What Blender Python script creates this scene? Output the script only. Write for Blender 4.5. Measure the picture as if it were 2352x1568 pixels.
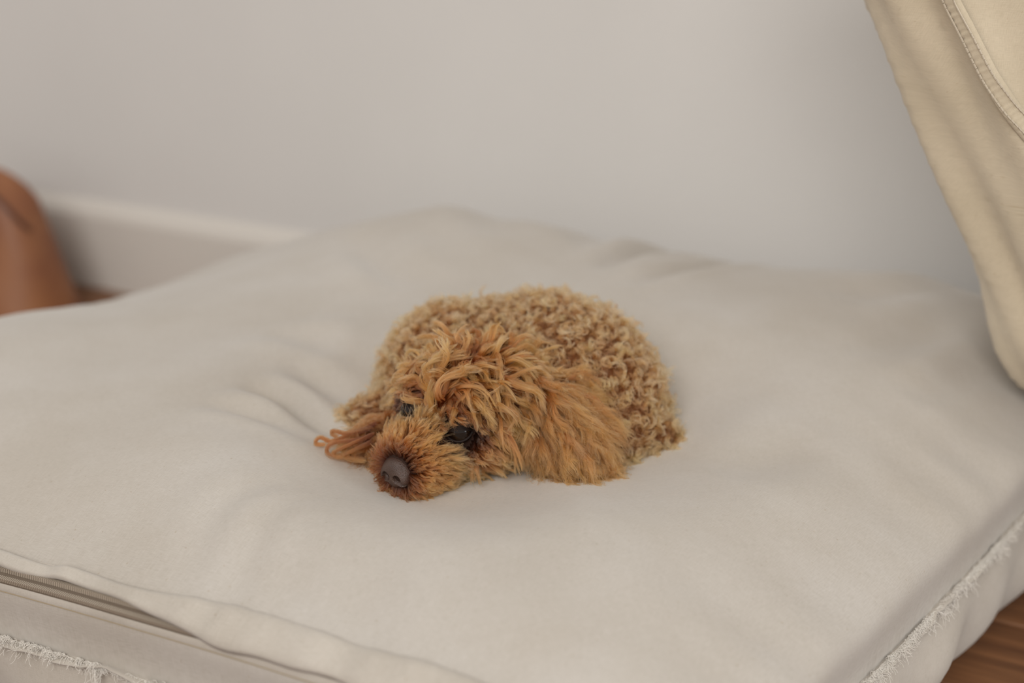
import bpy, math, random
import numpy as np
from mathutils import Vector, Matrix

random.seed(7)
RNG = np.random.default_rng(7)
for o in list(bpy.data.objects):
    bpy.data.objects.remove(o, do_unlink=True)
SC = bpy.context.scene
COL = SC.collection

# ------------------------------------------------------------------ camera
CAMZ, PITCH, FPX = 0.68, math.radians(20.0), 3267.0
CP, SP = math.cos(PITCH), math.sin(PITCH)
cam_d = bpy.data.cameras.new('camera')
cam = bpy.data.objects.new('camera', cam_d)
COL.objects.link(cam)
cam.location = (0, 0, CAMZ)
cam.rotation_euler = (math.pi / 2 - PITCH, 0, 0)
cam_d.sensor_width = 36.0
cam_d.lens = FPX * 36.0 / 2352.0
cam_d.clip_start = 0.02
cam_d.dof.use_dof = True
cam_d.dof.focus_distance = 1.058
cam_d.dof.aperture_fstop = 2.4
SC.camera = cam

# ------------------------------------------------------------------ world, window light, exposure
W = bpy.data.worlds.new('world')
SC.world = W
W.use_nodes = True
bg = W.node_tree.nodes['Background']
bg.inputs[0].default_value = (1.0, 0.957, 0.905, 1)
bg.inputs[1].default_value = 0.55


def area(name, loc, target, sx, sy, power, color):
    d = bpy.data.lights.new(name, 'AREA')
    d.shape = 'RECTANGLE'
    d.size, d.size_y = sx, sy
    d.energy = power
    d.color = color
    o = bpy.data.objects.new(name, d)
    COL.objects.link(o)
    o.location = loc
    o.rotation_euler = (Vector(target) - Vector(loc)).to_track_quat('-Z', 'Y').to_euler()
    return o


area('front_window_light', (-1.0, -2.9, 3.0), (0.0, 1.3, 0.3), 2.6, 2.0, 118, (1.0, 0.975, 0.945))
area('side_window_light', (2.3, -0.45, 1.0), (0.0, 1.1, 0.3), 0.8, 1.4, 15, (0.92, 0.97, 1.0))

VS = SC.view_settings
VS.view_transform = 'Standard'
VS.look = 'None'
VS.gamma = 1.0
VS.use_curve_mapping = False
VS.exposure = 0.22


SC.cycles.use_adaptive_sampling = True
SC.cycles.adaptive_threshold = 0.04
SC.cycles.max_bounces = 8
SC.cycles.diffuse_bounces = 3
SC.cycles.glossy_bounces = 4
SC.cycles.transmission_bounces = 6


# ------------------------------------------------------------------ helpers
def at_z(u, v, z):
    """point on the photograph's ray (u, v) at height z"""
    yv = (784 - v) / FPX
    t = (CAMZ - z) / (SP - CP * yv)
    return np.array([t * (u - 1176) / FPX, t * (CP + SP * yv), z])


def at_t(u, v, t):
    """point on the photograph's ray (u, v) at depth t"""
    yv = (784 - v) / FPX
    return np.array([t * (u - 1176) / FPX, t * (CP + SP * yv), CAMZ - t * (SP - CP * yv)])


def nrm(a):
    a = np.asarray(a, float)
    return a / np.maximum(np.linalg.norm(a, axis=-1, keepdims=True), 1e-9)


def sstep(a, b, x):
    t = np.clip((x - a) / (b - a), 0, 1)
    return t * t * (3 - 2 * t)


def link(name, data, parent=None, kind=None, label=None, cat=None, group=None):
    o = bpy.data.objects.new(name, data)
    COL.objects.link(o)
    if parent is not None:
        o.parent = parent
    if kind:
        o['kind'] = kind
    if label:
        o['label'] = label
    if cat:
        o['category'] = cat
    if group:
        o['group'] = group
    return o


def mesh(name, verts, faces, mat, smooth=True, uv=None):
    me = bpy.data.meshes.new(name)
    me.from_pydata([tuple(v) for v in verts], [], [tuple(int(i) for i in f) for f in faces])
    if uv is not None:
        l = me.uv_layers.new(name='UVMap')
        idx = np.zeros(len(me.loops), np.int32)
        me.loops.foreach_get('vertex_index', idx)
        l.data.foreach_set('uv', np.asarray(uv, np.float32)[idx].ravel())
    if mat:
        me.materials.append(mat)
    if smooth:
        me.polygons.foreach_set('use_smooth', np.ones(len(me.polygons), bool))
    me.update()
    return me


def fast_mesh(name, V, Q, mat):
    me = bpy.data.meshes.new(name)
    me.vertices.add(len(V))
    me.vertices.foreach_set('co', np.asarray(V, np.float32).ravel())
    me.loops.add(Q.size)
    me.loops.foreach_set('vertex_index', Q.astype(np.int32).ravel())
    me.polygons.add(len(Q))
    me.polygons.foreach_set('loop_start', np.arange(0, Q.size, 4, dtype=np.int32))
    me.polygons.foreach_set('loop_total', np.full(len(Q), 4, np.int32))
    me.polygons.foreach_set('use_smooth', np.ones(len(Q), bool))
    me.materials.append(mat)
    me.update(calc_edges=True)
    me.validate()
    return me


def grid_faces(nu, nv, flip=False):
    i, j = np.meshgrid(np.arange(nu - 1), np.arange(nv - 1), indexing='ij')
    a = (i * nv + j).ravel()
    q = np.stack([a, a + nv, a + nv + 1, a + 1], 1)
    return q[:, ::-1] if flip else q


def surface_nets(f, lo, hi, h):
    lo, hi = np.array(lo, float), np.array(hi, float)
    n = np.ceil((hi - lo) / h).astype(int) + 1
    ax = [lo[i] + h * np.arange(n[i]) for i in range(3)]
    F = np.empty(n, np.float32)
    for i0 in range(0, n[0], 24):
        X, Y, Z = np.meshgrid(ax[0][i0:i0 + 24], ax[1], ax[2], indexing='ij')
        F[i0:i0 + 24] = f(np.stack([X.ravel(), Y.ravel(), Z.ravel()], 1)).reshape(X.shape)
    S = F < 0
    c = n - 1
    corners = [(a, b, d) for a in (0, 1) for b in (0, 1) for d in (0, 1)]
    cnt = sum(S[a:a + c[0], b:b + c[1], d:d + c[2]].astype(np.int8) for a, b, d in corners)
    act = (cnt > 0) & (cnt < 8)
    idx = np.argwhere(act)
    vid = -np.ones(c, np.int64)
    vid[act] = np.arange(len(idx))
    acc = np.zeros((len(idx), 3))
    num = np.zeros(len(idx))
    for p in corners:
        for axis in range(3):
            if p[axis]:
                continue
            q = list(p)
            q[axis] = 1
            i0 = idx + np.array(p)
            i1 = idx + np.array(q)
            f0, f1 = F[tuple(i0.T)], F[tuple(i1.T)]
            m = (f0 < 0) != (f1 < 0)
            t = np.where(m, f0 / np.where(m, f0 - f1, 1), 0)
            pos = i0 + 0.0
            pos[:, axis] += t
            acc[m] += pos[m]
            num[m] += 1
    V = lo + h * acc / num[:, None]
    quads = []
    for axis in range(3):
        b, d = [(1, 2), (2, 0), (0, 1)][axis]
        sl0 = [slice(1, None)] * 3
        sl1 = [slice(1, None)] * 3
        sl0 = [slice(1, n[k] - 1) for k in range(3)]
        sl0[axis] = slice(0, n[axis] - 1)
        sl1 = list(sl0)
        sl1[axis] = slice(1, n[axis])
        ch = S[tuple(sl0)] != S[tuple(sl1)]
        e = np.argwhere(ch)
        off = np.ones(3, int)
        off[axis] = 0
        e = e + off
        inside0 = S[tuple(e.T)]
        eb, ed = np.zeros(3, int), np.zeros(3, int)
        eb[b] = 1
        ed[d] = 1
        q = np.stack([vid[tuple((e - eb - ed).T)], vid[tuple((e - ed).T)], vid[tuple(e.T)], vid[tuple((e - eb).T)]], 1)
        q[~inside0] = q[~inside0][:, ::-1]
        quads.append(q)
    return V, np.concatenate(quads)


def grad(f, p, e=5e-4):
    g = np.stack([f(p + np.eye(3)[k] * e) - f(p - np.eye(3)[k] * e) for k in range(3)], -1)
    return nrm(g)


def smin(a, b, k):
    h = np.clip(0.5 + 0.5 * (b - a) / k, 0, 1)
    return b * (1 - h) + a * h - k * h * (1 - h)


def sd_ell(p, c, r, R=None):
    q = p - np.asarray(c)
    if R is not None:
        q = q @ R.T           # rows of R are the local axes
    r = np.asarray(r)
    k0 = np.linalg.norm(q / r, axis=-1)
    k1 = np.linalg.norm(q / (r * r), axis=-1)
    return k0 * (k0 - 1.0) / np.maximum(k1, 1e-6)


def sd_cone(p, a, b, ra, rb):
    a, b = np.asarray(a, float), np.asarray(b, float)
    ba = b - a
    t = np.clip(((p - a) @ ba) / (ba @ ba), 0, 1)
    return np.linalg.norm(p - a - t[:, None] * ba, axis=-1) - (ra + (rb - ra) * t)


def curves(name, P, R, mat, col=None, parent=None, label=None):
    """P: n x k x 3 strands, R: k radii or n x k"""
    n, k, _ = P.shape
    cu = bpy.data.hair_curves.new(name)
    cu.add_curves([k] * n)
    cu.position_data.foreach_set('vector', np.ascontiguousarray(P, np.float32).ravel())
    at = cu.attributes.get('radius') or cu.attributes.new('radius', 'FLOAT', 'POINT')
    at.data.foreach_set('value', np.ascontiguousarray(np.broadcast_to(R, (n, k)), np.float32).ravel())
    if col is not None:
        a = cu.attributes.new('coat', 'FLOAT_COLOR', 'CURVE')
        c4 = np.ones((n, 4), np.float32)
        c4[:, :3] = col
        a.data.foreach_set('color', c4.ravel())
    cu.materials.append(mat)
    return link(name, cu, parent, label=label)


# ------------------------------------------------------------------ materials
def mat(name, color=(0.8, 0.8, 0.8), rough=0.6, spec=0.3):
    m = bpy.data.materials.new(name)
    m.use_nodes = True
    b = m.node_tree.nodes['Principled BSDF']
    b.inputs['Base Color'].default_value = (*color, 1)
    b.inputs['Roughness'].default_value = rough
    b.inputs['Specular IOR Level'].default_value = spec
    return m, m.node_tree, b


def nd(nt, typ, **kw):
    n = nt.nodes.new(typ)
    for k, v in kw.items():
        setattr(n, k, v)
    return n


def ramp(nt, src, stops):
    r = nd(nt, 'ShaderNodeValToRGB')
    e = r.color_ramp.elements
    while len(e) < len(stops):
        e.new(0.5)
    for el, (p, c) in zip(e, stops):
        el.position = p
        el.color = (*c, 1)
    nt.links.new(src, r.inputs[0])
    return r.outputs[0]


def noise(nt, vec, scale, detail=3, rough=0.55):
    n = nd(nt, 'ShaderNodeTexNoise')
    n.inputs['Scale'].default_value = scale
    n.inputs['Detail'].default_value = detail
    n.inputs['Roughness'].default_value = rough
    if vec is not None:
        nt.links.new(vec, n.inputs['Vector'])
    return n.outputs['Fac']


def mapping(nt, vec, scale, rot=(0, 0, 0)):
    m = nd(nt, 'ShaderNodeMapping')
    m.inputs['Scale'].default_value = scale
    m.inputs['Rotation'].default_value = rot
    nt.links.new(vec, m.inputs['Vector'])
    return m.outputs[0]


def mixc(nt, fac, a, b, typ='MIX'):
    m = nd(nt, 'ShaderNodeMix', data_type='RGBA', blend_type=typ)
    for sock, v in ((m.inputs[0], fac), (m.inputs[6], a), (m.inputs[7], b)):
        if hasattr(v, 'is_linked'):
            nt.links.new(v, sock)
        else:
            sock.default_value = v if isinstance(v, float) else (*v, 1)
    return m.outputs[2]


def bump(nt, b, height, strength, dist):
    n = nd(nt, 'ShaderNodeBump')
    n.inputs['Strength'].default_value = strength
    n.inputs['Distance'].default_value = dist
    nt.links.new(height, n.inputs['Height'])
    nt.links.new(n.outputs[0], b.inputs['Normal'])


def linen(name, c_lo, c_hi, weave=1.0, blotch=6.0):
    m, nt, b = mat(name, c_hi, 0.92, 0.15)
    uv = nd(nt, 'ShaderNodeTexCoord').outputs['UV']
    n1 = noise(nt, mapping(nt, uv, (2100, 160, 1)), 1.0, 1)
    n2 = noise(nt, mapping(nt, uv, (160, 2100, 1)), 1.0, 1)
    add = nd(nt, 'ShaderNodeMath', operation='ADD')
    nt.links.new(n1, add.inputs[0])
    nt.links.new(n2, add.inputs[1])
    hlf = nd(nt, 'ShaderNodeMath', operation='MULTIPLY')
    hlf.inputs[1].default_value = 0.5
    nt.links.new(add.outputs[0], hlf.inputs[0])
    big = noise(nt, uv, blotch, 4, 0.6)
    base = ramp(nt, big, [(0.36, c_lo), (0.64, c_hi)])
    thr = ramp(nt, hlf.outputs[0], [(0.34, (0.91, 0.90, 0.88)), (0.62, (1.04, 1.04, 1.04))])
    fl = noise(nt, mapping(nt, uv, (420, 420, 1)), 1.0, 1)
    fleck = ramp(nt, fl, [(0.70, (1, 1, 1)), (0.80, (0.80, 0.72, 0.62))])
    c = mixc(nt, 1.0, base, thr, 'MULTIPLY')
    c = mixc(nt, 0.8, c, fleck, 'MULTIPLY')
    nt.links.new(c, b.inputs['Base Color'])
    b.inputs['Sheen Weight'].default_value = 0.25
    b.inputs['Sheen Roughness'].default_value = 0.6
    bump(nt, b, hlf.outputs[0], 0.35 * weave, 0.0008)
    return m


M_LINEN = linen('linen_cover', (0.440, 0.397, 0.345), (0.490, 0.453, 0.410))
M_LINEN2 = linen('linen_under_panel', (0.44, 0.395, 0.340), (0.50, 0.455, 0.40), 1.2, 14.0)
M_TROUSER = linen('trouser_cotton', (0.59, 0.51, 0.375), (0.65, 0.565, 0.425), 0.5, 9.0)
M_THREAD, _nt, _b = mat('frayed_thread', (0.74, 0.70, 0.64), 0.8, 0.2)
M_ZIPGAP, _nt, _b = mat('zip_tape', (0.15, 0.115, 0.085), 0.85, 0.2)  # dark brown standing in for shade in the gaps between zip teeth
M_TEETH, _nt, _b = mat('zip_teeth', (0.40, 0.335, 0.265), 0.5, 0.4)
M_STITCH, _nt, _b = mat('stitch_thread', (0.60, 0.53, 0.42), 0.8, 0.2)
M_STITCHD, _nt, _b = mat('stitch_line', (0.33, 0.26, 0.17), 0.8, 0.2)

M_WALL, nt, b = mat('painted_wall', (0.60, 0.56, 0.515), 0.9, 0.2)
tc = nd(nt, 'ShaderNodeTexCoord').outputs['Object']
nt.links.new(ramp(nt, noise(nt, tc, 3.0, 3), [(0.3, (0.605, 0.583, 0.558)), (0.7, (0.63, 0.607, 0.582))]), b.inputs['Base Color'])
bump(nt, b, noise(nt, tc, 260, 2), 0.08, 0.001)
M_BASE, nt, b = mat('painted_baseboard', (0.60, 0.56, 0.51), 0.45, 0.4)

M_WOOD, nt, b = mat('oiled_wood', (0.2, 0.1, 0.05), 0.42, 0.4)
tc = nd(nt, 'ShaderNodeTexCoord').outputs['Object']
oi = nd(nt, 'ShaderNodeObjectInfo')
vm = nd(nt, 'ShaderNodeVectorMath', operation='ADD')
nt.links.new(tc, vm.inputs[0])
sc_ = nd(nt, 'ShaderNodeMath', operation='MULTIPLY')
sc_.inputs[1].default_value = 40
nt.links.new(oi.outputs['Random'], sc_.inputs[0])
nt.links.new(sc_.outputs[0], vm.inputs[1])
gr = noise(nt, mapping(nt, vm.outputs[0], (4, 70, 4)), 1.0, 5, 0.6)
gr2 = noise(nt, mapping(nt, vm.outputs[0], (1.2, 14, 4)), 1.0, 3, 0.6)
cA = ramp(nt, gr, [(0.3, (0.105, 0.042, 0.017)), (0.55, (0.19, 0.083, 0.034)), (0.75, (0.27, 0.125, 0.052))])
cB = ramp(nt, gr2, [(0.3, (0.72, 0.70, 0.68)), (0.7, (1.15, 1.12, 1.1))])
nt.links.new(mixc(nt, 1.0, cA, cB, 'MULTIPLY'), b.inputs['Base Color'])
bump(nt, b, gr, 0.12, 0.001)

M_SKIN, nt, b = mat('dog_skin', (0.032, 0.016, 0.010), 0.8, 0.15)
pg = nd(nt, 'ShaderNodeAttribute', attribute_name='pigment')
nt.links.new(mixc(nt, pg.outputs['Fac'], (0.120, 0.049, 0.020), (0.030, 0.015, 0.010)), b.inputs['Base Color'])
M_NOSE, nt, b = mat('nose_leather', (0.055, 0.032, 0.026), 0.42, 0.5)
tc = nd(nt, 'ShaderNodeTexCoord').outputs['Object']
nz = nd(nt, 'ShaderNodeTexVoronoi')
nz.inputs['Scale'].default_value = 1500
nt.links.new(tc, nz.inputs['Vector'])
nt.links.new(ramp(nt, noise(nt, tc, 120, 3), [(0.3, (0.045, 0.023, 0.016)), (0.7, (0.080, 0.045, 0.033))]), b.inputs['Base Color'])
bump(nt, b, nz.outputs['Distance'], 0.5, 0.0006)
M_EYE, nt, b = mat('eye_ball', (0.010, 0.005, 0.003), 0.05, 0.30)
b.inputs['Coat Weight'].default_value = 0.15
b.inputs['Coat Roughness'].default_value = 0.02
M_LID, nt, b = mat('eye_rim', (0.014, 0.008, 0.006), 0.65, 0.2)

M_FUR = bpy.data.materials.new('apricot_fur')
M_FUR.use_nodes = True
nt = M_FUR.node_tree
nt.nodes.clear()
out = nd(nt, 'ShaderNodeOutputMaterial')
hb = nd(nt, 'ShaderNodeBsdfHairPrincipled', model='CHIANG', parametrization='COLOR')
hb.inputs['Roughness'].default_value = 0.42
hb.inputs['Radial Roughness'].default_value = 0.55
hb.inputs['Coat'].default_value = 0.0
hb.inputs['IOR'].default_value = 1.45
hb.inputs['Random Roughness'].default_value = 0.2
at_ = nd(nt, 'ShaderNodeAttribute', attribute_name='coat')
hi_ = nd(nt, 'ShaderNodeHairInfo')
rt = ramp(nt, hi_.outputs['Intercept'], [(0.0, (0.24, 0.15, 0.09)), (0.45, (0.80, 0.70, 0.60)), (1.0, (1.22, 1.28, 1.32))])  # roots darkened as painted shade between locks; paler tips are coat colour
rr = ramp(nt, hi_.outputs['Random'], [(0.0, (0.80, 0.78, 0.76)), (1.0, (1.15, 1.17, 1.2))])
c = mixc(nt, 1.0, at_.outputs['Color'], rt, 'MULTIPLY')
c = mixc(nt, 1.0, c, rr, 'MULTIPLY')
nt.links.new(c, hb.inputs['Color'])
nt.links.new(hb.outputs[0], out.inputs[0])

M_LEATHER, nt, b = mat('tan_leather', (0.26, 0.10, 0.045), 0.45, 0.4)
tc = nd(nt, 'ShaderNodeTexCoord').outputs['Object']
nt.links.new(ramp(nt, noise(nt, tc, 9, 4), [(0.3, (0.20, 0.070, 0.032)), (0.7, (0.30, 0.125, 0.052))]), b.inputs['Base Color'])
bump(nt, b, noise(nt, tc, 300, 3), 0.2, 0.001)
M_LEATHERD, nt, b = mat('leather_edge', (0.09, 0.032, 0.018), 0.5, 0.4)
M_SKINP, nt, b = mat('person_skin', (0.55, 0.33, 0.23), 0.55, 0.35)

# ------------------------------------------------------------------ room: floor, wall, baseboard
WA = math.radians(-28.0)                        # direction of the back wall on plan
E1 = np.array([math.cos(WA), math.sin(WA), 0])
EN = np.array([-math.sin(WA), math.cos(WA), 0])   # towards the wall
WD = 1.578                                      # distance of the wall along EN


def box_mesh(name, x0, x1, y0, y1, z0, z1, m, bev=0.0):
    v = [(x, y, z) for z in (z0, z1) for y in (y0, y1) for x in (x0, x1)]
    f = [(0, 2, 3, 1), (4, 5, 7, 6), (0, 1, 5, 4), (2, 6, 7, 3), (0, 4, 6, 2), (1, 3, 7, 5)]
    return mesh(name, v, f, m, smooth=False)


def place_plan(o, along, depth, z=0.0):
    p = E1 * along + EN * depth
    o.location = (p[0], p[1], z)
    o.rotation_euler = (0, 0, WA)


wall = link('wall_back', box_mesh('wall_back', -3.2, 3.2, 0, 0.12, 0, 2.5, M_WALL), kind='structure', label='plain off-white painted wall behind the cushion')
place_plan(wall, 0, WD)
# baseboard with bevelled top
prof = [(0, 0), (-0.016, 0), (-0.016, 0.112), (-0.013, 0.122), (-0.004, 0.136), (0, 0.137)]
vv, ff = [], []
for x in (-3.2, 3.2):
    vv += [(x, y, z) for y, z in prof]
k = len(prof)
ff = [(i, (i + 1) % k, k + (i + 1) % k, k + i) for i in range(k)] + [tuple(range(k))[::-1], tuple(range(k, 2 * k))]
bb = link('baseboard_back', mesh('baseboard_back', vv, ff, M_BASE, smooth=False), kind='structure', label='white painted baseboard along the foot of the wall')
place_plan(bb, 0, WD)

floor = link('floor', box_mesh('floor', -3.2, 3.2, -2.2, WD + 0.1, -0.06, -0.014, M_WOOD), kind='structure', label='brown wooden plank floor')
floor.rotation_euler = (0, 0, WA)
PW, PL = 0.125, 1.3
plank_me = []
for kk in range(4):
    g = 0.0009
    bv = 0.0015
    x0, x1, y0, y1 = g, PL - g, g, PW - g
    v = [(x0, y0, -.014), (x1, y0, -.014), (x1, y1, -.014), (x0, y1, -.014),
         (x0, y0, -bv), (x1, y0, -bv), (x1, y1, -bv), (x0, y1, -bv),
         (x0 + bv, y0 + bv, 0), (x1 - bv, y0 + bv, 0), (x1 - bv, y1 - bv, 0), (x0 + bv, y1 - bv, 0)]
    f = [(3, 2, 1, 0), (8, 9, 10, 11)]
    for a in (0, 4):
        for i in range(4):
            j = (i + 1) % 4
            f.append((a + i, a + j, a + 4 + j, a + 4 + i))
    plank_me.append(mesh('plank', v, f, M_WOOD, smooth=False))
row = 0
y = WD - PW
while y > -0.9:
    off = [0.0, 0.47, 0.93, 0.21][row % 4]
    x = -2.0 - off
    while x < 2.2:
        p = link('plank', plank_me[row % 4], floor)
        p.location = (x, y, 0)
        x += PL
    y -= PW
    row += 1

# ------------------------------------------------------------------ the dog
# head frame: origin between the eyes, x to the nose, y to the dog's left, z up
E0 = at_t(1012, 958, 1.105)
HF = nrm(np.array([-0.60, -0.765, -0.22]))
HL = nrm(np.cross(np.array([-0.03, -0.10, 1.0]), HF))
HU = np.cross(HF, HL)
HR = np.stack([HF, HL, HU])


def hl(p):
    return (np.asarray(p) - E0) @ HR.T


def hw(q):
    return E0 + np.asarray(q, float) @ HR


NOSE_Q = np.array([0.0555, 0.0, -0.016])
EYE_Q = [np.array([0.0055, 0.0232, -0.001]), np.array([0.0065, -0.0215, 0.004])]
EAR_L = [at_t(1235, 905, 1.118), at_t(1310, 995, 1.104), at_t(1335, 1030, 1.112)]
EAR_R = [hw((-0.030, -0.036, -0.030)), at_t(850, 1010, 1.135), at_t(815, 1025, 1.128)]


def axes(d, n):
    d = nrm(d)
    n = nrm(n - (n @ d) * d)
    return np.stack([d, np.cross(n, d), n])


EAR_RL = axes(EAR_L[2] - EAR_L[0], np.array([0.25, -0.75, 0.6]))
EAR_RR = axes(EAR_R[2] - EAR_R[0], np.array([-0.35, -0.55, 0.75]))


def d_head(p):
    q = hl(p)
    d = sd_ell(q, (-0.036, 0, -0.002), (0.048, 0.045, 0.036))
    d = smin(d, sd_ell(q, (-0.010, 0, 0.004), (0.020, 0.030, 0.018)), 0.014)
    for s_ in (1, -1):
        d = smin(d, sd_ell(q, (-0.022, 0.027 * s_, -0.020), (0.030, 0.020, 0.020)), 0.015)
    # eye sockets
    for e in EYE_Q:
        d = -smin(-d, np.linalg.norm(q - e - np.array([0.006, 0, 0]), axis=-1) - 0.0100, 0.005)
    return d


def d_muzzle(p):
    q = hl(p)
    d = sd_cone(q, (-0.004, 0, -0.015), (0.040, 0, -0.020), 0.0235, 0.0205)
    return smin(d, sd_cone(q, (-0.012, 0, -0.030), (0.036, 0, -0.032), 0.018, 0.0125), 0.010)


def d_earl(p):
    c_ = (EAR_L[0] + EAR_L[2]) / 2
    return sd_ell(p, c_, (0.036, 0.019, 0.0070), EAR_RL)


def d_earr(p):
    c_ = (EAR_R[0] + EAR_R[2]) / 2
    return sd_ell(p, c_, (0.026, 0.013, 0.0055), EAR_RR)


def d_body(p):
    d = sd_ell(p, (0.052, 1.118, 0.208), (0.076, 0.088, 0.078))
    d = smin(d, sd_ell(p, (0.024, 1.175, 0.214), (0.080, 0.080, 0.074)), 0.04)
    d = smin(d, sd_ell(p, (-0.052, 1.170, 0.214), (0.060, 0.080, 0.067)), 0.028)
    d = smin(d, sd_ell(p, (-0.010, 1.085, 0.216), (0.055, 0.055, 0.050)), 0.03)
    # folded forelegs and the near hind foot
    d = smin(d, sd_cone(p, (-0.070, 1.120, 0.212), (-0.122, 1.105, 0.201), 0.030, 0.019), 0.015)
    d = smin(d, sd_cone(p, (0.085, 1.085, 0.205), (0.122, 1.080, 0.199), 0.028, 0.014), 0.015)
    return d


D_PARTS = [d_body, d_head, d_muzzle, d_earl, d_earr]


def sd_dog(p):
    d = smin(d_head(p), d_muzzle(p), 0.010)
    d = smin(d, smin(d_earl(p), d_earr(p), 0.002), 0.006)
    return smin(d, d_body(p), 0.012)



# where the dog's underside presses into the cushion
UX, UY, UZ = np.arange(-0.21, 0.19, 0.004), np.arange(0.93, 1.30, 0.004), np.arange(0.13, 0.262, 0.003)
_g = np.stack([a.ravel() for a in np.meshgrid(UX, UY, UZ, indexing='ij')], 1)
_in = (sd_dog(_g) < 0.0035).reshape(len(UX), len(UY), len(UZ))
UNDER = np.where(_in.any(2), UZ[_in.argmax(2)], 0.34)
UNDER = np.minimum(UNDER, 0.30)
for _ in range(3):
    _p = np.pad(UNDER, 1, mode='edge')
    UNDER = (_p[:-2, 1:-1] + _p[2:, 1:-1] + _p[1:-1, :-2] + _p[1:-1, 2:] + 2 * UNDER) / 6


def grid_interp(A, gx, gy, X, Y):
    fx = np.clip((X - gx[0]) / (gx[1] - gx[0]), 0, len(gx) - 1.001)
    fy = np.clip((Y - gy[0]) / (gy[1] - gy[0]), 0, len(gy) - 1.001)
    i, j = fx.astype(int), fy.astype(int)
    fx, fy = fx - i, fy - j
    return (A[i, j] * (1 - fx) + A[i + 1, j] * fx) * (1 - fy) + (A[i, j + 1] * (1 - fx) + A[i + 1, j + 1] * fx) * fy


# ------------------------------------------------------------------ floor cushion
CL, CF, CR, CB = (np.array(a) for a in ((-0.760, 1.130), (0.092, 0.678), (0.670, 1.400), (-0.265, 1.850)))
ZSEAM, HTOP = 0.105, 0.135


def bil(u, v):
    """plan position of the cover's parameter point; v=-1 front (zip) edge, u=+1 right edge"""
    u, v = np.asarray(u, float), np.asarray(v, float)
    a, b = (u + 1) / 2, (v + 1) / 2
    P = ((1 - a) * (1 - b))[..., None] * CL + (a * (1 - b))[..., None] * CF + (a * b)[..., None] * CR + ((1 - a) * b)[..., None] * CB
    return P


def inv_bil(X, Y):
    u = np.zeros_like(X)
    v = np.zeros_like(X)
    for _ in range(6):
        P = bil(u, v)
        e = 1e-4
        Pu = (bil(u + e, v) - P) / e
        Pv = (bil(u, v + e) - P) / e
        rx, ry = X - P[..., 0], Y - P[..., 1]
        det = Pu[..., 0] * Pv[..., 1] - Pu[..., 1] * Pv[..., 0]
        u = np.clip(u + (rx * Pv[..., 1] - ry * Pv[..., 0]) / det, -1.3, 1.3)
        v = np.clip(v + (Pu[..., 0] * ry - Pu[..., 1] * rx) / det, -1.3, 1.3)
    return u, v


# creases: image end points, half width (m), depth (m)
CREASES = []
for (a, b_, c_, d_, w_, amp) in [
    (560, 915, 800, 985, 0.013, 0.0075), (470, 960, 760, 1012, 0.012, 0.004), (640, 870, 830, 900, 0.016, 0.004),
    (760, 850, 640, 800, 0.02, 0.004),
    (1370, 695, 1640, 575, 0.014, 0.010), (1450, 735, 1760, 605, 0.012, 0.007), (1340, 650, 1400, 590, 0.02, 0.004),
    (830, 620, 930, 730, 0.022, 0.006), (1150, 560, 1120, 650, 0.03, 0.005),
    (1960, 860, 2260, 730, 0.02, 0.004), (2080, 910, 2330, 815, 0.016, 0.006), (2150, 985, 2352, 850, 0.018, 0.006),
    (1900, 760, 2280, 690, 0.025, 0.005), (2200, 1050, 2380, 930, 0.02, 0.005),
    (700, 1130, 470, 1300, 0.012, 0.0022), (640, 1100, 400, 1220, 0.014, 0.0022), (860, 1200, 800, 1420, 0.02, 0.002),
    (1640, 1060, 1900, 1000, 0.03, 0.004), (1250, 1180, 1330, 1430, 0.03, 0.002)]:
    p0, p1 = at_z(a, b_, 0.215)[:2], at_z(c_, d_, 0.215)[:2]
    CREASES.append((p0, p1, w_, amp * 1.6))


def dog_dent(X, Y):
    # pressed down under the dog, widest under the body
    d1 = np.sqrt(((X - 0.005) / 0.150) ** 2 + ((Y - 1.100) / 0.115) ** 2)
    d2 = np.sqrt(((X + 0.050) / 0.090) ** 2 + ((Y - 1.010) / 0.075) ** 2)
    return 0.036 * (1 - sstep(0.60, 1.9, d1)), 0.036 * (1 - sstep(0.5, 2.0, d2))


HUMPS = [(*at_z(1060, 520, 0.25)[:2], 0.15, 0.14, 0.034), (*at_z(330, 640, 0.22)[:2], 0.10, 0.16, -0.030), (*at_z(1760, 640, 0.22)[:2], 0.09, 0.10, -0.012)]


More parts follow.
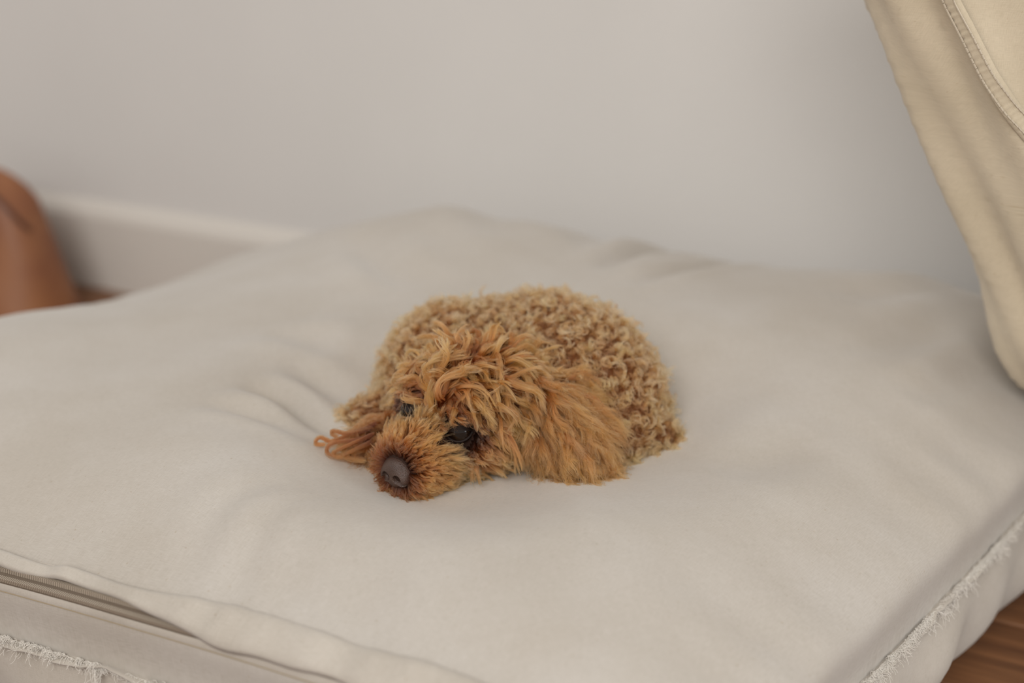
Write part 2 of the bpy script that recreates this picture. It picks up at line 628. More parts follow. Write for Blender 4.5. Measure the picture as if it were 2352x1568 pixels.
def top_z(u, v):
    u, v = np.asarray(u, float), np.asarray(v, float)
    P = bil(u, v)
    X, Y = P[..., 0], P[..., 1]
    fu = np.clip(1 - np.abs(u) ** 4.2, 0, 1) ** 0.5
    fv = np.clip(1 - np.abs(v) ** 4.2, 0, 1) ** 0.5
    f = fu * fv
    zs = seam_z(u, v)
    H = HTOP + 0.040 * np.exp(-(((u + 0.85) / 0.30) ** 2 + ((v + 0.45) / 0.55) ** 2)) + 0.034 * np.exp(-(((u - 0.75) / 0.60) ** 2 + ((v - 0.95) / 0.40) ** 2))
    for bx, by, sx_, sy_, am in HUMPS:
        dx, dy = X - bx, Y - by
        H = H + am * np.exp(-((dx * E1[0] + dy * E1[1]) / sx_) ** 2 - ((dx * EN[0] + dy * EN[1]) / sy_) ** 2)
    z = zs + H * f
    # soft unevenness of the filling
    z = z + f * (0.004 * np.sin(9 * X + 3 * Y + 1.0) * np.sin(7 * Y - 2 * X + 0.4) + 0.0018 * np.sin(31 * X - 17 * Y + 2) * np.sin(23 * Y + 11 * X))
    a, b_ = dog_dent(X, Y)
    z = z - np.maximum(a, b_) * f
    for p0, p1, w_, amp in CREASES:
        d = p1 - p0
        L = np.linalg.norm(d)
        d = d / L
        s = ((X - p0[0]) * d[0] + (Y - p0[1]) * d[1]) / L
        q = (X - p0[0]) * -d[1] + (Y - p0[1]) * d[0]
        q = q + 0.006 * np.sin(s * 5 + p0[0] * 40)
        win = np.clip(np.sin(np.clip(s, 0, 1) * math.pi), 0, 1) ** 0.7
        z = z - amp * f * win * (np.exp(-(q / w_) ** 2) - 0.55 * np.exp(-((q - 1.7 * w_) / w_) ** 2) - 0.55 * np.exp(-((q + 1.7 * w_) / w_) ** 2))
    inside = (np.abs(X + 0.01) < 0.19) & (np.abs(Y - 1.115) < 0.18)
    z = np.where(inside, smin(z, grid_interp(UNDER, UX, UY, X, Y), 0.010), z)
    # the kneeling leg presses the right-hand corner
    z = z - 0.03 * f * np.exp(-(((X - 0.52) / 0.11) ** 2 + ((Y - 1.19) / 0.11) ** 2))
    # puckers along the seams
    eu, ev = 1 - np.abs(u), 1 - np.abs(v)
    z = z + 0.007 * f * np.exp(-eu / 0.08) * np.sin(v * 34 + 2 * np.sin(v * 9)) * (1 - np.exp(-eu / 0.02))
    return z


def seam_z(u, v):
    return ZSEAM + 0.010 * np.sin(2.2 * u + 0.5) * np.abs(v) + 0.014 * (1 - np.abs(u)) * (v < -0.99) * 0 + 0.006 * np.sin(3 * v)


def top_pt(u, v):
    P = bil(u, v)
    z = top_z(u, v)
    u, v = np.asarray(u, float), np.asarray(v, float)
    # belly of the filling swells past the seam before it turns inwards
    eu, ev = 1 - np.abs(u), 1 - np.abs(v)
    s = 0.020
    o = np.zeros(P.shape)
    o += (np.sign(v) * s * np.exp(-((ev - 0.035) / 0.04) ** 2) * (1 - np.exp(-ev / 0.012)))[..., None] * EN[:2]
    o += (np.sign(u) * s * np.exp(-((eu - 0.035) / 0.04) ** 2) * (1 - np.exp(-eu / 0.012)))[..., None] * E1[:2]
    P = P + o
    return np.concatenate([P, z[..., None]], -1)


def cushion_z(X, Y):
    u, v = inv_bil(np.asarray(X, float), np.asarray(Y, float))
    return top_z(np.clip(u, -1, 1), np.clip(v, -1, 1))


N = 260
s = np.linspace(-1, 1, N)
us = np.sign(s) * (1 - (1 - np.abs(s)) ** 2.0)
us = 0.75 * us + 0.25 * s
us[0], us[-1] = -1, 1
UU, VV_ = np.meshgrid(us, us, indexing='ij')
TOP = top_pt(UU, VV_)
cushion = link('floor_cushion', None, label='large cream linen floor cushion with zip and frayed seam under the dog', cat='cushion')
uvm = np.stack([UU.ravel() * 0.43, VV_.ravel() * 0.45], 1)
link('top_panel', fast_mesh('top_panel', TOP.reshape(-1, 3), grid_faces(N, N), M_LINEN), cushion)
me = bpy.data.objects['top_panel'].data
l = me.uv_layers.new(name='UVMap')
idx = np.zeros(len(me.loops), np.int32)
me.loops.foreach_get('vertex_index', idx)
l.data.foreach_set('uv', uvm.astype(np.float32)[idx].ravel())

# under panel: ring profile from the seam down, bulging, to the flat underside
ring_uv = [(t, -1.0) for t in us[:-1]] + [(1.0, t) for t in us[:-1]] + [(t, 1.0) for t in us[::-1][:-1]] + [(-1.0, t) for t in us[::-1][:-1]]
ring_uv = np.array(ring_uv)
base = top_pt(ring_uv[:, 0], ring_uv[:, 1])
cen = base[:, :2].mean(0)
nR = len(base)
tang = np.roll(base, -1, 0) - np.roll(base, 1, 0)
onrm = nrm(np.stack([tang[:, 1], -tang[:, 0]], 1))
for _ in range(14):
    onrm = nrm(onrm + np.roll(onrm, 1, 0) + np.roll(onrm, -1, 0))
arc = np.concatenate([[0], np.cumsum(np.linalg.norm(np.diff(base[:, :2], axis=0), axis=1))])
rightness = sstep(0.2, 0.9, onrm @ E1[:2])
rows = []
K = 16
for k in range(K):
    t = k / (K - 1)
    z = base[:, 2] * (1 - t) ** 1.15
    bulge = (0.010 + 0.004 * rightness) * np.sin(math.pi * min(1, t * 1.05)) - (0.075 - 0.055 * rightness) * t ** 2.2
    wob = 0.004 * np.sin(arc * 55 + 3 * t) * np.sin(math.pi * t) + 0.003 * np.sin(arc * 23 + 5 * t) * np.sin(math.pi * t)
    p = base[:, :2] + onrm * (bulge + wob)[:, None]
    rows.append(np.concatenate([p, z[:, None]], 1))
bot = rows[-1].copy()
for k in (0.6, 0.25, 0.0):
    q = bot.copy()
    q[:, :2] = cen + (bot[:, :2] - cen) * k
    q[:, 2] = 0.0005
    rows.append(q)
R_ = np.stack(rows)                      # rows x nR x 3
nr = len(rows)
V = R_.reshape(-1, 3)
Q = []
for k in range(nr - 1):
    i = np.arange(nR)
    j = (i + 1) % nR
    Q.append(np.stack([k * nR + i, (k + 1) * nR + i, (k + 1) * nR + j, k * nR + j], 1))
Q = np.concatenate(Q)
und = link('under_panel', fast_mesh('under_panel', V, Q, M_LINEN2), cushion)
me = und.data
l = me.uv_layers.new(name='UVMap')
idx = np.zeros(len(me.loops), np.int32)
me.loops.foreach_get('vertex_index', idx)
uvu = np.stack([np.tile(arc, nr), np.repeat(np.arange(nr) * 0.009, nR)], 1)
l.data.foreach_set('uv', uvu.astype(np.float32)[idx].ravel())


# arc-length coordinates on the front face of the cover: (u, d) -> point, outward normal
def face_pt(u, d):
    vs = -1 + 0.35 * np.linspace(0, 1, 240) ** 1.8
    uu = np.repeat(np.asarray(u)[:, None], 240, 1)
    P = top_pt(uu, np.repeat(vs[None], len(u), 0))
    seg = np.linalg.norm(np.diff(P, axis=1), axis=2)
    L = np.concatenate([np.zeros((len(u), 1)), np.cumsum(seg, 1)], 1)
    d = np.broadcast_to(d, (len(u),))
    out_ = np.empty((len(u), 3))
    tn = np.empty((len(u), 3))
    for i in range(len(u)):
        for c_ in range(3):
            out_[i, c_] = np.interp(d[i], L[i], P[i, :, c_])
            tn[i, c_] = np.interp(d[i] + 0.003, L[i], P[i, :, c_]) - np.interp(max(d[i] - 0.003, 0), L[i], P[i, :, c_])
    t_al = np.gradient(out_, axis=0)
    n_ = nrm(np.cross(t_al, tn))
    n_ = np.where((n_ @ EN > 0)[:, None], -n_, n_)
    return out_, n_


def strip(name, ulist, specs, m, parent, thick=0.0):
    """specs: list of (d array, offset array) across the strip"""
    cols = []
    for d, o_ in specs:
        p, n_ = face_pt(ulist, d)
        cols.append(p + n_ * np.broadcast_to(o_, (len(ulist),))[:, None])
    G = np.stack(cols, 1)
    n0, n1 = G.shape[:2]
    uv = np.stack([np.repeat(np.linspace(0, 0.8, n0), n1), np.tile(np.linspace(0, 0.03, n1), n0)], 1)
    o = link(name, mesh(name, G.reshape(-1, 3), grid_faces(n0, n1), m, uv=uv), parent)
    if thick:
        md = o.modifiers.new('thickness', 'SOLIDIFY')
        md.thickness = thick
        md.offset = -1
    return o


NU = 420
uz = np.linspace(-0.97, 0.93, NU)
xw = np.linspace(0, 1, NU)
wav = 0.0016 * np.sin(uz * 19 + 1.6 * np.sin(uz * 11)) + 0.0008 * np.sin(uz * 47 + 2)
# zip tape (flat band) with stitched lower edge
strip('zip_tape', uz, [(0.044, 0.0006), (0.045, 0.0014), (0.050, 0.0016), (0.058, 0.0016), (0.072, 0.0010)], M_LINEN2, cushion)
strip('zip_gap_shade', uz, [(0.0498, 0.0014), (0.0503, 0.0024), (0.0530, 0.0024), (0.0567, 0.0024), (0.0600, 0.0024), (0.0630, 0.0024), (0.0635, 0.0012)], M_ZIPGAP, cushion)  # dark strip laid behind the teeth, its colour gives the shaded gaps
strip('stitch_line', uz, [(0.0435, 0.0008), (0.0440, 0.0015), (0.0445, 0.0008)], M_STITCHD, cushion)
# folded flap over the zip: puffy roll on top, free lower edge
open_ = 1 - sstep(0.13, 0.36, uz)          # where the zip shows
dlow = 0.0490 + 0.0115 * open_ + wav * 0.8 - 0.002 * sstep(-0.05, -0.25, uz)
roll = 0.0056 + 0.0018 * np.sin(uz * 31 + 2.2 * np.sin(uz * 13)) + 0.0010 * np.sin(uz * 63 + 2 * np.sin(uz * 21))
dtop = 0.0715 + 0.006 * sstep(0.1, 0.4, uz) + 0.0014 * np.sin(uz * 23 + 1.3 * np.sin(uz * 9)) + 0.001 * sstep(0, 0.6, uz)
mid = lambda f_: dlow + (dtop - dlow) * f_
strip('zip_flap', uz, [(mid(0.10), 0.0022), (dlow, 0.0030 + 0.5 * roll * 0.6), (mid(0.08), 0.0035 + roll * 0.75), (mid(0.25), 0.0035 + roll * 0.8), (mid(0.45), 0.0030 + roll * 0.75),
                       (mid(0.65), 0.0028 + roll * 0.85), (mid(0.82), 0.0022 + roll * 0.9), (mid(0.93), 0.0015 + roll * 0.6), (mid(1.0), 0.0002), (mid(1.08), -0.0015)], M_LINEN2, cushion)
# zip coil: two interlocking rows of little teeth, too fine to pick apart
tv, tf = [], []
nt_ = 320
ut = np.linspace(-0.60, 0.60, nt_)
for rowi, dd in enumerate((0.0535, 0.0595)):
    pa, na = face_pt(ut, dd - 0.0024)
    pb, _ = face_pt(ut, dd + 0.0024)
    al = nrm(np.gradient(pa, axis=0))
    for i in range(nt_):
        sh = 0.5 * rowi
        c0 = pa[i] + al[i] * sh * 0.0013
        c1 = pb[i] + al[i] * sh * 0.0013
        w_ = al[i] * 0.00050
        h_ = na[i]
        k0 = len(tv)
        mid_ = (c0 + c1) / 2
        for c_, hh in ((c0, 0.0034), (mid_, 0.0058), (c1, 0.0034)):
            tv += [c_ - w_ + h_ * hh, c_ + w_ + h_ * hh, c_ + w_ + h_ * (hh - 0.0012), c_ - w_ + h_ * (hh - 0.0012)]
        for a in (0, 4):
            for i4 in range(4):
                j4 = (i4 + 1) % 4
                tf.append((k0 + a + i4, k0 + a + j4, k0 + a + 4 + j4, k0 + a + 4 + i4))
zt = link('zip_teeth', mesh('zip_teeth', tv, tf, M_TEETH, smooth=False), cushion, kind='stuff')

# frayed seam: ragged selvedge + loose threads round the whole edge
sel_v, sel_f = [], []
jag = 0.004 + 0.0035 * np.abs(np.sin(arc * 61 + 2 * np.sin(arc * 19))) + 0.002 * RNG.random(nR)
up = 0.003 * np.sin(arc * 37) + 0.002 * np.sin(arc * 83)
for k in range(4):
    t = k / 3
    p = base.copy()
    p[:, :2] += onrm * (-0.004 + (jag + 0.004) * t)[:, None]
    p[:, 2] += up * t - 0.001 * t
    sel_v.append(p)
V = np.concatenate(sel_v)
Q = np.concatenate([np.stack([k * nR + np.arange(nR), (k + 1) * nR + np.arange(nR), (k + 1) * nR + (np.arange(nR) + 1) % nR, k * nR + (np.arange(nR) + 1) % nR], 1) for k in range(3)])
so = link('seam_edge', fast_mesh('seam_edge', V, Q, M_LINEN2), cushion)
md = so.modifiers.new('thickness', 'SOLIDIFY')
md.thickness = 0.0012
# threads in tufts
nt1, kk = 30000, 10
tot = arc[-1]
ntuft = 1500
tc_ = RNG.random(ntuft) * tot
tl_ = 0.004 + 0.007 * RNG.random(ntuft) ** 2
tdir = RNG.normal(0, 1, ntuft)
tup = RNG.normal(0.15, 0.7, ntuft)
ti = RNG.integers(0, ntuft, nt1)
sp_ = (tc_[ti] + RNG.normal(0, 0.0022, nt1)) % tot
fi = np.clip(np.searchsorted(arc, sp_) - 1, 0, nR - 2)
root = base[fi] + (base[fi + 1] - base[fi]) * ((sp_ - arc[fi]) / np.maximum(arc[fi + 1] - arc[fi], 1e-6))[:, None]
on3 = np.concatenate([onrm[fi], np.zeros((nt1, 1))], 1)
ta3 = np.stack([-on3[:, 1], on3[:, 0], np.zeros(nt1)], 1)
u3 = np.array([0, 0, 1.0])
d0 = nrm(on3 * 1.0 + ta3 * (tdir[ti] * 0.8 + RNG.normal(0, .35, nt1))[:, None] + u3 * (tup[ti] + RNG.normal(0, .35, nt1))[:, None])
Ls = tl_[ti] * RNG.uniform(0.5, 1.4, nt1)
ss = np.linspace(0, 1, kk)
ph = RNG.random(nt1) * 6.28
om = RNG.uniform(3, 9, nt1)
ra_ = 0.0018 * RNG.random(nt1) + 0.0008
side = nrm(np.cross(d0, u3 + 0.01))
up2 = nrm(np.cross(side, d0))
P = root[:, None] + on3[:, None] * 0.002 + d0[:, None] * (Ls[:, None] * ss)[..., None]
P += (side[:, None] * np.sin(om[:, None] * ss + ph[:, None])[..., None] + up2[:, None] * np.cos(om[:, None] * ss + ph[:, None])[..., None]) * (ra_[:, None] * ss ** 0.8)[..., None]
P[..., 2] -= (Ls[:, None] * 0.35 * ss ** 2)
fr = curves('frayed_threads', P, np.linspace(0.00022, 0.00012, kk), M_THREAD, parent=cushion)
fr['kind'] = 'stuff'
# ------------------------------------------------------------------ the dog's body and features
V, Q = surface_nets(sd_dog, (-0.20, 0.94, 0.14), (0.18, 1.29, 0.34), 0.0026)
dog = link('dog', fast_mesh('dog', V, Q, M_SKIN), label='small curly apricot poodle lying with its chin on the cream cushion', cat='dog')

# dark skin on the muzzle tip and round the eyes, brown skin under the coat, darkened to deepen the shade between locks
_q = hl(V)
_dk = np.maximum(1 - sstep(0.016, 0.028, np.linalg.norm(_q - NOSE_Q, axis=1)), np.max([1 - sstep(0.016, 0.026, np.linalg.norm(_q - e, axis=1)) for e in EYE_Q], 0))
_pa = dog.data.attributes.new('pigment', 'FLOAT', 'POINT')
_pa.data.foreach_set('value', _dk.astype(np.float32))

# nose leather with nostrils and a groove


def sd_nose(p):
    q = (hl(p) - NOSE_Q) / 1.09
    d = sd_ell(q, (-0.002, 0, 0.001), (0.0085, 0.0118, 0.0092))
    for s_ in (1, -1):
        d = smin(d, sd_ell(q, (0.0015, 0.0066 * s_, -0.0030), (0.0060, 0.0056, 0.0058)), 0.004)
    d = smin(d, sd_ell(q, (0.0025, 0, -0.0058), (0.0045, 0.0042, 0.0050)), 0.003)
    for s_ in (1, -1):
        h_ = sd_cone(q, (0.0085, 0.0054 * s_, -0.0022), (0.0010, 0.0042 * s_, -0.0004), 0.0038, 0.0026)
        h2 = sd_cone(q, (0.0070, 0.0065 * s_, -0.0038), (0.0035, 0.0110 * s_, -0.0062), 0.0019, 0.0011)
        d = -smin(-d, smin(h_, h2, 0.0012), 0.0008)
    g_ = sd_cone(q, (0.0088, 0, -0.0015), (0.0062, 0, -0.0110), 0.0006, 0.0010)
    return -smin(-d, g_, 0.0010) * 1.0


nc = hw(NOSE_Q)
V, Q = surface_nets(sd_nose, nc - 0.021, nc + 0.021, 0.00055)
link('nose', fast_mesh('nose', V, Q, M_NOSE), dog, label='dark brown wet nose with two nostrils')

# eyes with dark rims
import bmesh
_gx, _gy = np.arange(-0.30, 0.30, 0.002), np.arange(0.80, 1.40, 0.002)
_GX, _GY = np.meshgrid(_gx, _gy, indexing='ij')
_CZ = cushion_z(_GX.ravel(), _GY.ravel()).reshape(_GX.shape)


def cush(X, Y):
    return grid_interp(_CZ, _gx, _gy, X, Y)


for e, nm in zip(EYE_Q, (1, -1)):
    bm = bmesh.new()
    bmesh.ops.create_uvsphere(bm, u_segments=32, v_segments=20, radius=0.0104)
    me = bpy.data.meshes.new('eye')
    bm.to_mesh(me)
    bm.free()
    me.materials.append(M_EYE)
    me.polygons.foreach_set('use_smooth', np.ones(len(me.polygons), bool))
    eo = link('eye', me, dog, label='dark glossy eye')
    eo.location = hw(e)
    # almond rim: a thin tube on the ball, facing forwards and outwards
    fwd = nrm(HF * 0.80 + HL * 0.60 + HU * 0.16) if nm > 0 else nrm(HF * 0.80 - HL * 0.22 + HU * 0.42)
    sd_ = nrm(np.cross(HU, fwd))
    upv = np.cross(fwd, sd_)
    rv, rf = [], []
    na_, nb_ = 40, 8
    for i in range(na_):
        a = 2 * math.pi * i / na_
        ex, ey = math.cos(a), math.sin(a)
        ex2 = 0.0098 * ex
        ey2 = 0.0050 * ey * (1 - 0.25 * ex * ex)
        bz = math.sqrt(max(0.0107 ** 2 - ex2 ** 2 - ey2 ** 2, 1e-8))
        c_ = hw(e) + sd_ * ex2 + upv * ey2 + fwd * bz
        rad_ = nrm(c_ - hw(e))
        o_ = nrm(sd_ * ex + upv * ey)
        for j in range(nb_):
            b2 = 2 * math.pi * j / nb_
            rv.append(c_ + (rad_ * math.cos(b2) + o_ * math.sin(b2)) * 0.0007)
    for i in range(na_):
        for j in range(nb_):
            rf.append((i * nb_ + j, ((i + 1) % na_) * nb_ + j, ((i + 1) % na_) * nb_ + (j + 1) % nb_, i * nb_ + (j + 1) % nb_))
    link('eyelid', mesh('eyelid', rv, rf, M_LID), dog, label='dark eyelid rim')
    # upper lid: a cap of skin over the top of the ball
    lv = []
    for i in range(17):
        a = math.pi * i / 16
        for j in range(6):
            t = j / 5
            ex2 = 0.0098 * math.cos(a) * (1 + 0.15 * t)
            ey2 = 0.0042 * math.sin(a) + t * 0.0070
            bz = math.sqrt(max(0.0113 ** 2 - ex2 ** 2 - ey2 ** 2, 1e-8))
            lv.append(hw(e) + sd_ * ex2 + upv * ey2 + fwd * bz)
    link('eyelid', mesh('eyelid', lv, grid_faces(17, 6), M_LID), dog, label='dark eyelid rim')

# ---------------------------------------------------------------- fur
dm = dog.data
dm.calc_loop_triangles()
TV = np.zeros(len(dm.vertices) * 3)
dm.vertices.foreach_get('co', TV)
TV = TV.reshape(-1, 3)
TI = np.zeros(len(dm.loop_triangles) * 3, np.int32)
dm.loop_triangles.foreach_get('vertices', TI)
TI = TI.reshape(-1, 3)
TA = np.linalg.norm(np.cross(TV[TI[:, 1]] - TV[TI[:, 0]], TV[TI[:, 2]] - TV[TI[:, 0]]), axis=1) / 2
cent = TV[TI].mean(1)
TREG = np.argmin(np.stack([f(cent) for f in D_PARTS]), 0)
cz = cush(cent[:, 0], cent[:, 1])
TA = np.where(cent[:, 2] < cz - 0.004, 0, TA)       # nothing grows where the dog is pressed into the cushion


def scatter(n, mask):
    w_ = TA * mask
    i = RNG.choice(len(TA), n, p=w_ / w_.sum())
    a, b_ = RNG.random(n), RNG.random(n)
    f_ = a + b_ > 1
    a[f_], b_[f_] = 1 - a[f_], 1 - b_[f_]
    T = TV[TI[i]]
    p = T[:, 0] + a[:, None] * (T[:, 1] - T[:, 0]) + b_[:, None] * (T[:, 2] - T[:, 0])
    return p


def spread(n, mask, over=5):
    """n points scattered evenly: thin a denser scatter"""
    p = scatter(n * over, mask)
    keep = []
    area_ = (TA * mask).sum()
    r = 0.72 * math.sqrt(area_ / n)
    cell = {}
    for i, q in enumerate(p):
        c_ = tuple((q // r).astype(int))
        ok = True
        for dx in (-1, 0, 1):
            for dy in (-1, 0, 1):
                for dz in (-1, 0, 1):
                    for j in cell.get((c_[0] + dx, c_[1] + dy, c_[2] + dz), ()):
                        if ((p[j] - q) ** 2).sum() < r * r:
                            ok = False
                            break
                    if not ok:
                        break
                if not ok:
                    break
            if not ok:
                break
        if ok:
            cell.setdefault(c_, []).append(i)
            keep.append(i)
    return p[keep]


def nearest(a, b):
    """index of nearest b for each a (chunks)"""
    out_ = np.empty(len(a), int)
    bb_ = (b ** 2).sum(1)
    for i in range(0, len(a), 4000):
        d = bb_[None] - 2 * a[i:i + 4000] @ b.T
        out_[i:i + 4000] = d.argmin(1)
    return out_


def guides(root, comb, length, K, lift=0.5, grav=0.3, clear=0.004, turn=1.0, noise_amp=0.15):
    n = len(root)
    nrm_ = grad(sd_dog, root)
    P = np.empty((n, K, 3))
    P[:, 0] = root
    step = (np.broadcast_to(length, (n,)) / (K - 1))[:, None]
    g_ = np.array([0, 0, -1.0])
    jit = RNG.normal(0, noise_amp, (n, 3))
    for k in range(1, K):
        s_ = k / (K - 1)
        d = nrm_ * lift * (1 - s_) + comb * min(1, turn * (0.35 + s_)) + g_ * grav * s_ + jit
        p = P[:, k - 1] + nrm(d) * step
        dd = sd_dog(p)
        push = np.clip(clear * min(1, 3 * s_) - dd, 0, 0.02)
        m = push > 0
        if m.any():
            p[m] += grad(sd_dog, p[m]) * push[m][:, None]
        zc = cush(p[:, 0], p[:, 1]) + 0.0015
        p[:, 2] = np.maximum(p[:, 2], zc)
        P[:, k] = p
    return P


def frames(P):
    T = nrm(np.gradient(P, axis=1))
    r = nrm(RNG.normal(0, 1, (len(P), 1, 3)))
    A = nrm(np.cross(T, np.broadcast_to(r, T.shape)))
    return T, A, np.cross(T, A)


def wind(P, radius, turns, flat=1.0, start=0.15, power=1.0):
    """wrap guides into waves (flat=0) or ringlets (flat=1)"""
    n, K, _ = P.shape
    T, A, B = frames(P)
    s_ = np.linspace(0, 1, K)[None]
    ph = RNG.random((n, 1)) * 6.283
    sg = np.where(RNG.random((n, 1)) < 0.5, -1, 1)
    th = ph + sg * 6.283 * np.reshape(turns, (-1, 1)) * s_
    am = np.reshape(radius, (-1, 1)) * sstep(0, start + 0.25, s_) ** power
    o = A * (am * np.cos(th))[..., None] + B * (am * np.sin(th) * flat)[..., None]
    o = o - o[:, :1]
    Q_ = P + o
    zc = cush(Q_[..., 0].ravel(), Q_[..., 1].ravel()).reshape(Q_.shape[:2]) + 0.0008
    Q_[..., 2] = np.maximum(Q_[..., 2], zc)
    return Q_


def children(G, groot, n, mask, clump, frizz=0.0004, spread_lim=0.012, len_var=0.25, cpow=0.8, sub=9, sclump=0.9, stray=0.04):
    r = scatter(n, mask)
    gi = nearest(r, groot)
    ok = np.linalg.norm(r - groot[gi], axis=1) < spread_lim
    r, gi = r[ok], gi[ok]
    n = len(r)
    sr = r[RNG.permutation(n)[:max(n // sub, 1)]]
    si = nearest(r, sr)
    gi = nearest(sr, groot)[si]
    off_s = sr[si] - groot[gi]
    off_c = r - sr[si]
    K = G.shape[1]
    s_ = np.linspace(0, 1, K)
    ns = len(sr)
    cl = np.clip(clump * RNG.uniform(0.7, 1.15, ns), 0, 0.97)[si]
    w1 = 1 - cl[:, None] * s_[None] ** cpow
    w2 = 1 - sclump * s_[None] ** 0.6 * RNG.uniform(0.75, 1.05, (n, 1))
    S = RNG.uniform(1 - len_var, 1.0, ns)[si] * RNG.uniform(0.88, 1.0, n)
    x = S[:, None] * s_[None] * (K - 1)
    i0 = np.clip(x.astype(int), 0, K - 2)
    fr_ = (x - i0)[..., None]
    g0 = G[gi[:, None], i0]
    g1 = G[gi[:, None], i0 + 1]
    P = g0 + (g1 - g0) * fr_
    P = P + off_s[:, None] * w1[..., None] + off_c[:, None] * w2[..., None]
    # each tuft drifts a little from its lock; each hair a little from its tuft
    fs = frizz * 3.0
    dr = (RNG.normal(0, 1, (ns, 1, 3)) * s_[None, :, None] ** 1.2 + np.sin(RNG.random((ns, 1, 3)) * 6.283 + s_[None, :, None] * RNG.uniform(2, 6, (ns, 1, 3)))) * fs * s_[None, :, None]
    P = P + dr[si]
    am = np.where(RNG.random(n) < stray, 5.0, 1.0)[:, None, None]
    fz = RNG.normal(0, 1, (n, 3))[:, None] * (s_[None, :, None] ** 1.3) * frizz
    fz = fz + np.sin(RNG.random((n, 1, 3)) * 6.283 + s_[None, :, None] * RNG.uniform(4, 12, (n, 1, 3))) * frizz * 0.6 * s_[None, :, None]
    P = P + fz * am
    zc = cush(P[..., 0].ravel(), P[..., 1].ravel()).reshape(P.shape[:2]) + 0.0003
    P[..., 2] = np.maximum(P[..., 2], zc)
    return P, gi


EYE_F = [nrm(HF * 0.66 + HL * 0.68 + HU * 0.38), nrm(HF * 0.66 + HL * 0.28 + HU * 0.55)]


def clear_eyes(P, keep=0.03):
    """strands do not grow across the open eye"""
    bad = np.zeros(len(P), bool)
    for e, f_, z_ in zip(EYE_Q, EYE_F, (1.0, 0.72)):
        sd2 = nrm(np.cross(HU, f_))
        up2_ = np.cross(f_, sd2)
        rel = P - hw(e)
        a_, b_, c2 = rel @ f_, rel @ sd2, rel @ up2_
        hit = (a_ > 0.001) & (a_ < 0.05) & ((b_ / 0.0115) ** 2 + ((c2 + 0.0005) / np.where(c2 > 0, 0.0062, 0.0075)) ** 2 < z_ * z_)
        bad |= hit.any(1)
    return ~bad | (RNG.random(len(P)) < keep)


def tan_dir(d, n_):
    d = d - (d * n_).sum(-1, keepdims=True) * n_
    return nrm(d)


def tint(base_, gi, ng, var=0.10, extra=None):
    v = RNG.normal(1, var, (ng, 1)) * np.ones((1, 3))
    v = v * RNG.normal(1, 0.03, (ng, 3))
    c_ = np.clip(np.asarray(base_) * v[gi], 0.01, 0.95)
    return c_


C_BODY = np.array([0.60, 0.270, 0.112])
C_HEAD = np.array([0.51, 0.175, 0.056])
C_MUZ = np.array([0.45, 0.142, 0.040])
C_EAR = np.array([0.43, 0.145, 0.046])
C_DARK = np.array([0.035, 0.016, 0.010])

# -- body: tight ringlets
mb = (TREG == 0).astype(float)
gr_ = spread(3000, mb)
n_ = grad(sd_dog, gr_)
comb = tan_dir(RNG.normal(0, 1, gr_.shape) + np.array([0.3, 0, -0.5]), n_)
L_ = RNG.uniform(0.012, 0.019, len(gr_))
G = guides(gr_, comb, L_, 20, lift=1.3, grav=0.1, clear=0.003, noise_amp=0.45)
G = wind(G, RNG.uniform(0.0017, 0.0034, len(gr_)), RNG.uniform(1.2, 2.3, len(gr_)), 1.0, 0.1)
P, gi = children(G, gr_, 62000, mb, 0.66, 0.00035, 0.011, 0.35, 0.7, 7, 0.75)
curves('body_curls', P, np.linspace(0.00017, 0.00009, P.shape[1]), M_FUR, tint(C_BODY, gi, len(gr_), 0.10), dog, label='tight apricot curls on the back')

# -- head: long loose waves, parted on the crown
mh = (TREG == 1).astype(float)
qc = hl(cent)
eye_d = np.min([np.linalg.norm(qc - (e + np.array([0.004, 0, 0])), axis=1) for e in EYE_Q], 0)
mh = mh * (eye_d > 0.0135)
gr_ = spread(470, mh)
n_ = grad(sd_dog, gr_)
q = hl(gr_)
nl = n_ @ HR.T
crown = np.array([-0.030, 0.006, 0.034])
away = q - crown
front = sstep(-0.030, -0.004, q[:, 0])                 # brow and forehead
low = 1 - sstep(-0.022, 0.006, q[:, 2])                # cheeks
ysg = np.sign(q[:, 1])
cq = away * np.array([1.0, 1.25, 0.6]) / 0.03
cq += front[:, None] * np.stack([-0.25 + 0 * ysg, 1.5 * ysg * sstep(0.004, 0.02, np.abs(q[:, 1])), -0.15 + 0 * ysg], 1)
mid_ = front * (1 - sstep(0.004, 0.016, np.abs(q[:, 1])))
cq += mid_[:, None] * np.array([-2.2, 0, 1.2])
cq = cq * (1 - low[:, None]) + low[:, None] * np.stack([-0.9 + 0 * ysg, 0.55 * ysg, -0.75 + 0 * ysg], 1)
# hair right under the eye combs down and back
comb = tan_dir(nrm(cq + RNG.normal(0, 0.25, cq.shape)) @ HR, n_)
ed = np.min([np.linalg.norm(q - e, axis=1) for e in EYE_Q], 0)
L_ = np.where(q[:, 2] > 0.004, RNG.uniform(0.032, 0.054, len(q)) * np.where(q[:, 1] < 0, 0.78, 1.0), RNG.uniform(0.016, 0.026, len(q)))
L_ = L_ * (0.42 + 0.58 * sstep(0.012, 0.030, ed))
L_ = L_ * (1 - 0.40 * np.exp(-(np.linalg.norm(away, axis=1) / 0.020) ** 2))
topw = sstep(0.0, 0.02, q[:, 2])
G = guides(gr_, comb, L_, 20, lift=0.50, grav=0.36, clear=0.0068, noise_amp=0.22)
G = wind(G, (0.0010 + 0.0048 * topw) * RNG.uniform(0.7, 1.3, len(q)) * sstep(0.010, 0.030, L_), RNG.uniform(0.7, 1.4, len(q)), 0.40, 0.15)
P, gi = children(G, gr_, 52000, mh, 0.62, 0.0004, 0.016, 0.4, 0.9, 11, 0.9)
k_ = clear_eyes(P)
P, gi = P[k_], gi[k_]
